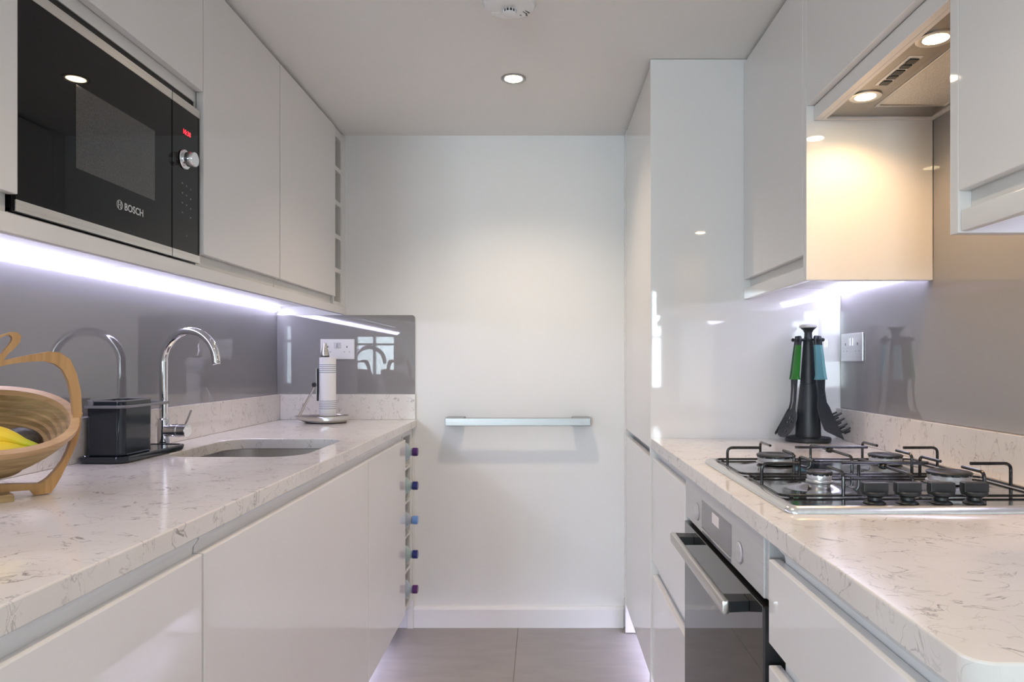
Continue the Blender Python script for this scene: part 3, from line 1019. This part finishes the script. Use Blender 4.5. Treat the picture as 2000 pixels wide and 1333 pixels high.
def support(y0, y1, ym, lab):
    """pan support: rod frame on the plate, prongs bent inwards over the burners, bridge between them"""
    r = .0031
    zb, zt = ZP + .0036, .9445
    t = NB()
    fr = [(x, y, zb) for x, y in rrect(.412, .880, y0, y1, .018, 4)]
    tube(t, fr, .0023, 8, closed=True)
    sp = obj('pan_support', t, 'enamel', hb, lab)

    def prong(a, d, ln):
        a0, d = Vector((a[0], a[1], zb)), Vector((d[0], d[1], 0))
        tp_ = Vector((a[0], a[1], zt))
        obj('prong', tube(NB(), fillet([a0, tp_, tp_ + d * ln], .012, 6), r, 8), 'enamel', sp)
    for cx in (.520, .764):
        prong((cx, y1), (0, -1), .072)
        prong((cx, y0), (0, 1), .062)
    prong((.412, ym), (1, 0), .070)
    prong((.880, ym), (-1, 0), .076)
    obj('bridge', tube(NB(), fillet([(.640, y0, zb), (.640, y0, zt - .005), (.640, y1, zt - .005), (.640, y1, zb)], .012, 6), r, 8), 'enamel', sp)
    obj('crossbar', tube(NB(), [(.563, ym, zt + .001), (.724, ym, zt + .001)], r, 8), 'enamel', sp)
    obj('boss', ellipsoid(NB(), (.640, ym, zt - .006), .009, .009, .0055, 14), 'enamel', sp)
    for fx, fy in ((.43, y0), (.86, y0), (.43, y1), (.86, y1)):
        obj('rubber_foot', lathe(NB(), [(.0035, ZP + .0005), (.0045, ZP + .003), (.004, zb)], fx, fy, 10), 'black', sp)


support(1.420, 1.640, 1.530, 'black pan support over the two far burners')
support(1.187, 1.390, 1.290, 'black pan support over the two near burners')
for x in (.5525, .6075, .6635, .7190):
    ky = 1.143
    kb = NB()
    lathe(kb, [(.0175, ZP + .0006), (.0165, ZP + .002), (.0115, ZP + .0055), (.0110, ZP + .010), (.0165, ZP + .0125), (.0200, ZP + .0145), (.0205, ZP + .0185), (.0195, ZP + .020)], x, ky, 32)
    ko = obj('knob', kb, 'black', hb)
    obj('knob_grip', B(x - .0205, x + .0205, ky - .0075, ky + .0075, ZP + .0185, ZP + .0345, bev=.0012), 'black', ko)
    pass

# ---------------------------------------------------------------- utensil carousel
CX, CY = .8195, 2.118
ut = thing('utensil_carousel', 'charcoal utensil stand with grey capped column by splashback', 'stand', (CX, CY, ZW))
ba = NB()
rings = []
for dz, s in [(.0005, .97), (.003, 1.0), (.010, 1.0), (.013, .96), (.0150, .80), (.016, .6)]:
    rings.append([Vector((CX + .067 * s * math.cos(2 * PI * k / 48) * (1 + .035 * math.cos(6 * 2 * PI * k / 48)), CY + .067 * s * math.sin(2 * PI * k / 48) * (1 + .035 * math.cos(6 * 2 * PI * k / 48)), ZW + dz)) for k in range(48)])
loft(ba, rings)
obj('base', ba, 'charcoal', ut)
obj('column', lathe(NB(), [(.0385, ZW + .0145), (.0372, ZW + .022), (.0360, .945), (.0325, .985), (.0275, 1.03), (.0240, 1.0680), (.0232, 1.0688), (.0232, 1.0696), (.0238, 1.0704), (.0200, 1.115), (.0168, 1.165), (.0150, 1.198),
                          (.0118, 1.214), (.0112, 1.226), (.0150, 1.2340), (.0230, 1.2413)], CX, CY, 40), 'charcoal', ut)
obj('top_cap', lathe(NB(), [(.0240, 1.2415), (.0262, 1.2440), (.0256, 1.2490), (.0190, 1.2525), (.014, 1.2520), (.003, 1.2520)], CX, CY, 36), 'cap_grey', ut, 'pale grey cap')
UA = [-68, -2, 60, 150, 198, 252]
for a in UA:
    d = Vector((math.cos(math.radians(a)), math.sin(math.radians(a)), 0))
    c = Vector((CX, CY, 1.205))
    hk = tube(NB(), [c + d * .012, c + d * .040, c + d * .0435], [.0042, .0040, .0050], 10)
    ellipsoid(hk, c + d * .0445, .0058, .0058, .0058, 12)
    obj('hook', hk, 'charcoal', ut)


def utensil(kind, a, grip, label, tone):
    d = Vector((math.cos(math.radians(a)), math.sin(math.radians(a)), 0))
    t_ = Vector((-d.y, d.x, 0))
    o0 = Vector((CX, CY, 0))

    def P(r, t, z):
        return o0 + d * r + t_ * t + Vector((0, 0, z))

    def sect(r, w, th, z, n=12):
        out = []
        for k in range(n):
            q = 2 * PI * k / n
            cx, sx = math.cos(q), math.sin(q)
            out.append(P(r + th / 2 * math.copysign(abs(cx) ** .6, cx), w / 2 * math.copysign(abs(sx) ** .6, sx), z))
        return out
    u = thing(kind, label, 'utensil', P(.05, 0, 1.0), 'utensils hanging on the carousel')
    h = NB()
    loft(h, [sect(.0335, .012, .008, 1.2165), sect(.0340, .019, .010, 1.212), sect(.0350, .0205, .0105, 1.200), sect(.0362, .021, .011, 1.1885)])
    obj('handle_tip', h, 'charcoal', u)
    h = NB()
    loft(h, [sect(.0362, .0210, .0112, 1.1883), sect(.0400, .0235, .0125, 1.155), sect(.0435, .0255, .0135, 1.120), sect(.0460, .027, .0138, 1.098), sect(.0470, .033, .0142, 1.088), sect(.0472, .038, .0142, 1.0835), sect(.0474, .036, .0135, 1.0825)])
    obj('grip', h, tone, u, grip + ' grip')
    b = NB()
    if kind == 'turner':
        prof = [(.0470, .020, .006, 1.0823), (.0475, .0165, .0055, 1.06), (.050, .017, .005, 1.035), (.056, .030, .004, 1.018), (.062, .047, .0035, 1.0), (.078, .054, .003, .965), (.096, .058, .0025, .936)]
        rings = []
        for r, w, th, z in prof:
            rings.append([P(r - th / 2, -w / 2, z), P(r - th / 2, w / 2, z + (0 if z > .95 else 0)), P(r + th / 2, w / 2, z), P(r + th / 2, -w / 2, z)])
        # slanted working edge
        rings.append([P(.099, -.022, .930), P(.112, .030, .906), P(.114, .030, .906), P(.101, -.022, .930)])
        loft(b, rings)
        obj('blade', b, 'charcoal', u)
    elif kind == 'pasta_server':
        prof = [(.0470, .018, .006, 1.0823), (.0475, .011, .006, 1.05), (.053, .011, .006, 1.01), (.064, .022, .005, .985), (.073, .044, .005, .962), (.083, .050, .005, .938), (.095, .046, .005, .921), (.108, .030, .005, .916)]
        loft(b, [sect(r, w, th, z) for r, w, th, z in prof])
        obj('head', b, 'charcoal', u)
        for side in (-1, 1):
            for i, (r, z) in enumerate([(.0705, .968), (.077, .952), (.0855, .936), (.0955, .924), (.106, .918)]):
                w = [.018, .021, .022, .020, .012][i]
                obj('tooth', tube(NB(), [P(r - .001, side * w, z), P(r + .012, side * (w + .002), z + .006), P(r + .024, side * (w + .001), z + .012)], [.0040, .0036, .0028], 8), 'charcoal', u)
    else:
        # spoon head: a shallow dish; the slotted spoon has real holes punched through it
        loft(b, [sect(.0470, .018, .006, 1.0823), sect(.0475, .011, .0055, 1.05), sect(.0500, .0105, .0055, 1.015), sect(.0540, .016, .005, .995), sect(.0575, .026, .004, .986)])
        obj('neck', b, 'charcoal', u)
        hd = NB()
        nu, nv = 28, 22
        L0, L1, WD = .990, .908, .033
        holes = [(-.35, .30), (0, .26), (.35, .30), (-.45, .48), (-.15, .46), (.15, .46), (.45, .48), (-.35, .66), (0, .64), (.35, .66), (-.18, .82), (.18, .82)]

        def S2(p, q):          # p in -1..1 across, q 0..1 along
            w = WD * math.sqrt(max(0.0, 1 - abs(2 * q - 1.04) ** 2.4 / 1.1)) if q < 1 else 0.008
            w = max(w, .010 if q < .5 else .004)
            rr = .0565 + .040 * q ** 1.25
            dish = .009 * (1 - p * p) * math.sin(PI * min(1, q * .95 + .02))
            return P(rr - dish, p * w, L0 + (L1 - L0) * q)
        vs = [[hd.verts.new(S2(-1 + 2 * i / nu, j / nv)) for i in range(nu + 1)] for j in range(nv + 1)]
        for j in range(nv):
            for i in range(nu):
                p, q = -1 + 2 * (i + .5) / nu, (j + .5) / nv
                if kind == 'slotted_spoon' and any(((p - hp) / .095) ** 2 + ((q - hq) / .048) ** 2 < 1 for hp, hq in holes):
                    continue
                hd.faces.new((vs[j][i], vs[j][i + 1], vs[j + 1][i + 1], vs[j + 1][i]))
        bmesh.ops.delete(hd, geom=[v for v in hd.verts if not v.link_faces], context='VERTS')
        bmesh.ops.solidify(hd, geom=hd.faces[:], thickness=.0028)
        obj('head', hd, 'charcoal', u, smooth=50)


utensil('turner', -68, 'teal', 'turner with teal grip and broad charcoal blade on carousel', 'teal')
utensil('pasta_server', -2, 'pale teal', 'toothed pasta server with pale teal grip on carousel', 'pale_teal')
utensil('slotted_spoon', 198, 'bright green', 'slotted spoon with bright green grip at left of carousel', 'green')
utensil('serving_spoon', 150, 'dark green', 'solid charcoal spoon hanging behind the slotted spoon', 'dkgreen')

# ---------------------------------------------------------------- right wall units
XU = .645


def right_body(t, y0, y1, zb=1.3725):
    obj('body', B(XU + .02, .954, y0, y1, zb, 2.101, bev=.0008), 'carcass', t)


fc = thing('wall_cabinet', 'white wall cabinet above the utensil carousel beside tall cupboard', 'cabinet', (.8, 1.94, 1.336))
right_body(fc, 1.7005, 2.1985)
obj('door', B(XU, XU + .019, 1.7025, 2.1985, 1.401, UT, bev=.0018), 'gloss', fc)
obj('pelmet', B(XU, XU + .018, 1.7005, 2.1985, 1.3365, 1.3715, bev=.0015), 'gloss', fc)
obj('end_panel', B(XU, .9545, 1.678, 1.700, 1.336, 2.1085, bev=.0012), 'gloss', fc)
obj('scribe', B(XU + .03, .95, 1.701, 2.198, 2.1015, 2.1095), 'carcass', fc)

nc = thing('wall_cabinet', 'white wall cabinet nearest the camera above right worktop', 'cabinet', (.8, .8, 1.336))
right_body(nc, .50, 1.0645)
obj('door', B(XU, XU + .019, .50, 1.0645, 1.401, UT, bev=.0018), 'gloss', nc)
obj('pelmet', B(XU + .003, XU + .021, .50, 1.0645, 1.338, 1.3715, bev=.003), 'gloss', nc)
obj('end_panel', B(XU, .9545, 1.065, 1.087, 1.336, 2.1085, bev=.0012), 'gloss', nc)
obj('scribe', B(XU + .03, .95, .50, 1.064, 2.1015, 2.1095), 'carcass', nc)

hc = thing('wall_cabinet', 'short white wall cabinet above the extractor hood', 'cabinet', (.8, 1.38, 1.727))
right_body(hc, 1.0885, 1.6765, 1.762)
obj('door', B(XU, XU + .019, 1.0885, 1.6765, 1.7625, UT, bev=.0018), 'gloss', hc)
obj('front_rail', B(.6625, .678, 1.0885, 1.6765, 1.7262, 1.7612, bev=.001), 'gloss', hc)
obj('bottom_frame', prism(NB(), [(.6785, 1.0885), (.954, 1.0885), (.954, 1.6765), (.6785, 1.6765)], 'z', 1.7268, 1.7385, holes=[[(.688, 1.101), (.944, 1.101), (.944, 1.664), (.688, 1.664)]]), 'gloss', hc)
obj('scribe', B(XU + .03, .95, 1.0885, 1.676, 2.1015, 2.1095), 'carcass', hc)

hd_ = thing('extractor_hood', 'built-in steel extractor hood with two lit lamps above hob', 'extractor hood', (.8, 1.38, 1.73))
obj('plate', prism(NB(), [(.6885, 1.1015), (.9435, 1.1015), (.9435, 1.6635), (.6885, 1.6635)], 'z', 1.7315, 1.7425,
                   holes=[[(.771, 1.165), (.940, 1.165), (.940, 1.597), (.771, 1.597)]]), 'hood_steel', hd_)
obj('front_lip', B(.681, .688, 1.104, 1.661, 1.7285, 1.7385, bev=.0015), 'hood_steel', hd_)
obj('filter_frame', prism(NB(), [(.7715, 1.1655), (.9395, 1.1655), (.9395, 1.5965), (.7715, 1.5965)], 'z', 1.7295, 1.7365,
                          holes=[[(.779, 1.173), (.932, 1.173), (.932, 1.589), (.779, 1.589)]], bev=.0008), 'steel_y', hd_)
obj('grease_filter', B(.779, .932, 1.173, 1.589, 1.7325, 1.7385), 'filter', hd_)
sw = obj('switch_panel', B(.713, .741, 1.333, 1.475, 1.7305, 1.7325, bev=.0004), 'satin_plate', hd_)
for i in range(5):
    y = 1.345 + i * .026
    obj('switch', B(.7205, .739, y, y + (.017 if i % 2 else .022), 1.7285, 1.7306, bev=.0006), 'black', sw)


def spot(name, loc, power, angle, blend, r, color, parent):
    l = bpy.data.lights.new(name, 'SPOT')
    l.energy, l.spot_size, l.spot_blend, l.shadow_soft_size, l.color = power, math.radians(angle), blend, r, color
    o = bpy.data.objects.new(name, l)
    COL.objects.link(o)
    o.parent = parent
    o.location = Vector(loc) - LOC[parent.name]
    return o


for y in (1.261, 1.536):
    lr = NB()
    loft(lr, [[Vector((.7225 + r * math.cos(2 * PI * k / 36), y + r * math.sin(2 * PI * k / 36), z)) for k in range(36)]
              for r, z in [(.034, 1.7313), (.034, 1.7285), (.031, 1.7275), (.0222, 1.7290), (.0222, 1.7313)]], closed=True)
    rg = obj('lamp_ring', lr, 'steel', hd_)
    obj('lamp_lens', lathe(NB(), [(.0215, 1.7312), (.0215, 1.7290), (.016, 1.7284), (.004, 1.7282)], .7225, y, 28), 'hood_bulb', rg, 'lit warm lamp lens')
    spot('hood_lamp_light', (.7225, y, 1.724), P_HOOD, 150, .6, .02, (1.0, .61, .29), hd_)


# ---------------------------------------------------------------- ceiling
def downlight(x, y, label, power):
    t = thing('downlight', label, 'light', (x, y, ZC - .006))
    lr = NB()
    loft(lr, [[Vector((x + r * math.cos(2 * PI * k / 40), y + r * math.sin(2 * PI * k / 40), z)) for k in range(40)]
              for r, z in [(.0425, ZC - .0005), (.0425, ZC - .003), (.039, ZC - .006), (.031, ZC - .004), (.029, ZC - .0005)]], closed=True)
    obj('bezel', lr, 'rail_steel', t)
    obj('lamp', lathe(NB(), [(.0285, ZC - .0006), (.0285, ZC - .0035), (.02, ZC - .0042), (.004, ZC - .0045)], x, y, 32), 'bulb', t, 'lit warm lamp')
    spot('downlight_beam', (x, y, ZC - .012), power, 128, 1.0, .012, WARM, t)


downlight(-.10, 2.352, 'lit round downlight in the ceiling before the back wall', P_DOWN * .92)
downlight(-.10, .85, 'lit round downlight in ceiling near the camera, out of view', P_DOWN * .85)
downlight(1.16, -.83, 'lit round living room downlight behind the camera', P_DOWN * 2.0)

sa = thing('smoke_alarm', 'round white smoke alarm on ceiling before the downlight', 'smoke alarm', (-.0887, 1.825, ZC - .036))
obj('body', lathe(NB(), [(.070, ZC - .0005), (.073, ZC - .006), (.0725, ZC - .018), (.066, ZC - .028), (.050, ZC - .0315), (.02, ZC - .032), (.004, ZC - .032)], -.0887, 1.825, 48), 'white_plastic', sa)
obj('sensor_core', lathe(NB(), [(.0150, ZC - .0300), (.0150, ZC - .0395)], -.0887, 1.838, 28), 'slot', sa)
obj('sensor_cap', lathe(NB(), [(.0180, ZC - .0395), (.0185, ZC - .0412), (.015, ZC - .0428), (.003, ZC - .0430)], -.0887, 1.838, 28), 'white_plastic', sa)
for k in range(12):
    a = 2 * PI * k / 12
    cx, cy = -.0887 + .0172 * math.cos(a), 1.838 + .0172 * math.sin(a)
    obj('sensor_bar', B(cx - .0012, cx + .0012, cy - .0012, cy + .0012, ZC - .0400, ZC - .0300), 'white_plastic', sa)
for (x, y, l, m_) in [(-.0480, 1.850, .009, 'slot'), (-.0415, 1.8455, .009, 'slot'), (-.0600, 1.8625, .003, 'slot'), (-.0440, 1.8640, .003, 'slot')]:
    sl = B(-l, l, -.0011, .0011, ZC - .0318, ZC - .0300)
    bmesh.ops.rotate(sl, verts=sl.verts, cent=(0, 0, 0), matrix=Matrix.Rotation(.95, 3, 'Z'))
    bmesh.ops.translate(sl, verts=sl.verts, vec=(x, y, -.0004))
    obj('vent_slot', sl, m_, sa)
tb = prism(NB(), rrect(-.140, -.112, 1.849, 1.861, .0058, 6), 'z', ZC - .0325, ZC - .0295, bev=.0005)
obj('test_button', tb, 'white_plastic', sa)

# ---------------------------------------------------------------- towel rail on the back wall
tr_ = thing('towel_rail', 'flat brushed steel towel rail fixed to the back wall', 'towel rail', (-.1, 2.9, .885))
obj('bar', B(-.409, .201, 2.873, 2.882, .869, .902, bev=.002), 'rail_steel', tr_)
for xa, xb in ((-.4085, -.332), (.124, .2005)):
    obj('bracket', B(xa, xb, 2.8825, 2.9445, .8675, .9045, bev=.002), 'rail_steel', tr_)

# ---------------------------------------------------------------- fruit basket
BC = Vector((-.980, 1.2045, 0))
UR, VO = Vector((.70711, .70711, 0)), Vector((.70711, -.70711, 0))


def Q(u, v, w):
    return BC + UR * u + VO * v + Vector((0, 0, w))


fb = thing('fruit_basket', 'apple shaped bamboo fruit basket on the left worktop', 'basket', (BC.x, BC.y, ZW))
half_o = [(0.0, 1.1265), (.015, 1.133), (.0301, 1.1395), (.047, 1.1442), (.0657, 1.1489), (.0926, 1.1548), (.1083, 1.1531), (.1243, 1.1408), (.1348, 1.1136), (.1414, 1.0795), (.143, 1.0453), (.1406, 1.0114),
          (.1365, .9874), (.1283, .9639), (.1202, .9454), (.1107, .9224), (.1004, .9027), (.0949, .8935), (.0695, .8925), (.0634, .9028), (.04, .9040), (0.0, .9045)]
half_i = [(0.0, 1.1180), (.0215, 1.1276), (.035, 1.1315), (.0544, 1.1349), (.07, 1.1362), (.0848, 1.1368), (.1004, 1.1321), (.1123, 1.1215), (.1219, 1.0993), (.1267, 1.0703), (.1291, 1.046), (.1291, 1.017),
          (.1267, .993), (.1202, .9694), (.1123, .951), (.1004, .9332), (.0902, .922), (.085, .9175), (.0771, .9132), (.066, .9140), (.04, .9170), (0.0, .9195)]
full_o = half_o + [(-u, w) for u, w in half_o[-2:0:-1]]
full_i = half_i + [(-u, w) for u, w in half_i[-2:0:-1]]
fr = NB()
TH = .0095
loft(fr, [[Q(*full_o[k][:1], s, full_o[k][1]) for s in (-TH, TH)] + [Q(full_i[k][0], s, full_i[k][1]) for s in (TH, -TH)] for k in range(len(full_o))], closed=True)
obj('apple_frame', fr, 'bamboo', fb, smooth=30)
lo = [(.010, 1.1290), (.0251, 1.1376), (.0316, 1.1496), (.0418, 1.1607), (.0492, 1.1719), (.0507, 1.1821), (.0448, 1.1884), (.036, 1.1892), (.022, 1.1830), (.010, 1.1720), (.000, 1.158), (-.006, 1.142), (-.004, 1.1290)]
cu_, cw_ = .0195, 1.158
li = [(cu_ + (u - cu_) * .52 + .002, cw_ + (w - cw_) * .62 + .006) for u, w in lo]
lf = NB()
loft(lf, [[Q(lo[k][0], s, lo[k][1]) for s in (-TH, TH)] + [Q(li[k][0], s, li[k][1]) for s in (TH, -TH)] for k in range(len(lo))], closed=True)
obj('leaf_loop', lf, 'bamboo', fb, smooth=30)
# foot that swings out crosswise
cf = NB()
loft(cf, [[Q(u, v, w) for u, v, w in ((-.036, v, ZW + .0003), (.036, v, ZW + .0003), (.036, v, ZW + h), (.030, v, ZW + h + .004), (-.030, v, ZW + h + .004), (-.036, v, ZW + h))] for v, h in ((.000, .007), (.012, .009), (.034, .012), (.046, .009))])
obj('cross_foot', cf, 'bamboo_ring', fb)
TAU = math.radians(28)
cz0 = 1.036
e2 = VO * math.cos(TAU) - Vector((0, 0, 1)) * math.sin(TAU)
e3 = Vector((0, 0, 1)) * math.cos(TAU) + VO * math.sin(TAU)
C0 = BC + Vector((0, 0, cz0))


def oval(a, b, depth, n=44):
    out = []
    for k in range(n):
        q = 2 * PI * k / n
        c, s = math.cos(q), math.sin(q)
        out.append(C0 + UR * a * math.copysign(abs(c) ** .88, c) + e2 * b * math.copysign(abs(s) ** .88, s) - e3 * depth)
    return out


NR = 9
for k in range(NR):
    f = k / NR
    a, b = .1390 - .0062 * k - .00032 * k * k, .1180 - .0062 * k - .00032 * k * k
    d = .0106 * k
    rg = NB()
    w = .0105 if k else .0145
    loft(rg, [oval(a, b, d), oval(a - w, b - w, d), oval(a - w - .001, b - w - .001, d + .0115), oval(a - .002, b - .002, d + .0115)], closed=True)
    obj('ring', rg, 'bamboo_rim' if k == 0 else 'bamboo_ring', fb)
bt = NB()
loft(bt, [oval(.0640, .0430, .0962), oval(.0620, .0410, .1050)])
obj('bottom_disc', bt, 'bamboo_ring', fb)
for s in (-1, 1):
    obj('pivot_pin', tube(NB(), [C0 + UR * s * .1392, C0 + UR * s * .1455 + Vector((0, 0, 0))], .004, 10), 'bamboo_ring', fb)

# fruit
bn = thing('banana_bunch', 'bunch of yellow bananas with green stems in the basket', 'bananas', Q(-.02, .03, .96))


def banana(pts, rad):
    bm = NB()
    lay = bm.verts.layers.float.new('t')
    P_ = [Q(*p) for p in pts]
    fine, fr_ = [], []
    n = len(P_)
    for i in range(n - 1):
        p0, p1, p2, p3 = P_[max(i - 1, 0)], P_[i], P_[i + 1], P_[min(i + 2, n - 1)]
        for s in range(6):
            t = s / 6
            fine.append(.5 * ((2 * p1) + (p2 - p0) * t + (2 * p0 - 5 * p1 + 4 * p2 - p3) * t * t + (3 * p1 - p0 - 3 * p2 + p3) * t ** 3))
            fr_.append(rad[i] * (1 - t) + rad[i + 1] * t)
    fine.append(P_[-1]); fr_.append(rad[-1])
    tube(bm, fine, fr_, 10)
    bm.verts.ensure_lookup_table()
    m = len(fine)
    for i, v in enumerate(bm.verts):
        v[lay] = (i // 10) / (m - 1)
    return bm


def LIFT(pts):
    return [(u + .001, v + .008, w + .007) for u, v, w in pts]


obj('banana', banana(LIFT([(.071, .058, .974), (.064, .057, .979), (.046, .054, .987), (.020, .047, 1.000), (-.015, .036, 1.010), (-.05, .02, 1.004), (-.078, .002, .985), (-.084, -.002, .980)]), [.004, .0058, .0085, .0145, .017, .016, .009, .004]), 'banana', bn)
obj('banana', banana(LIFT([(.070, .059, .972), (.063, .060, .974), (.045, .062, .975), (.018, .062, .979), (-.018, .056, .982), (-.052, .040, .980), (-.074, .022, .972), (-.080, .018, .968)]), [.0045, .0060, .0082, .0140, .0165, .015, .008, .004]), 'banana', bn)
obj('crown', tube(NB(), [Q(.0755, .0665, .9775), Q(.071, .0668, .9802), Q(.063, .0668, .9835)], [.0055, .0072, .0078], 10), varied('banana_crown', (.03, .02, .012), (.12, .10, .05), 90, .6), bn)
obj('avocado', ellipsoid(NB(), Q(.050, -.004, .988), .036, .032, .029, 24), 'avocado', loc=Q(.050, -.004, .960), label='dark avocado lying behind the bananas in bamboo basket', cat='avocado')
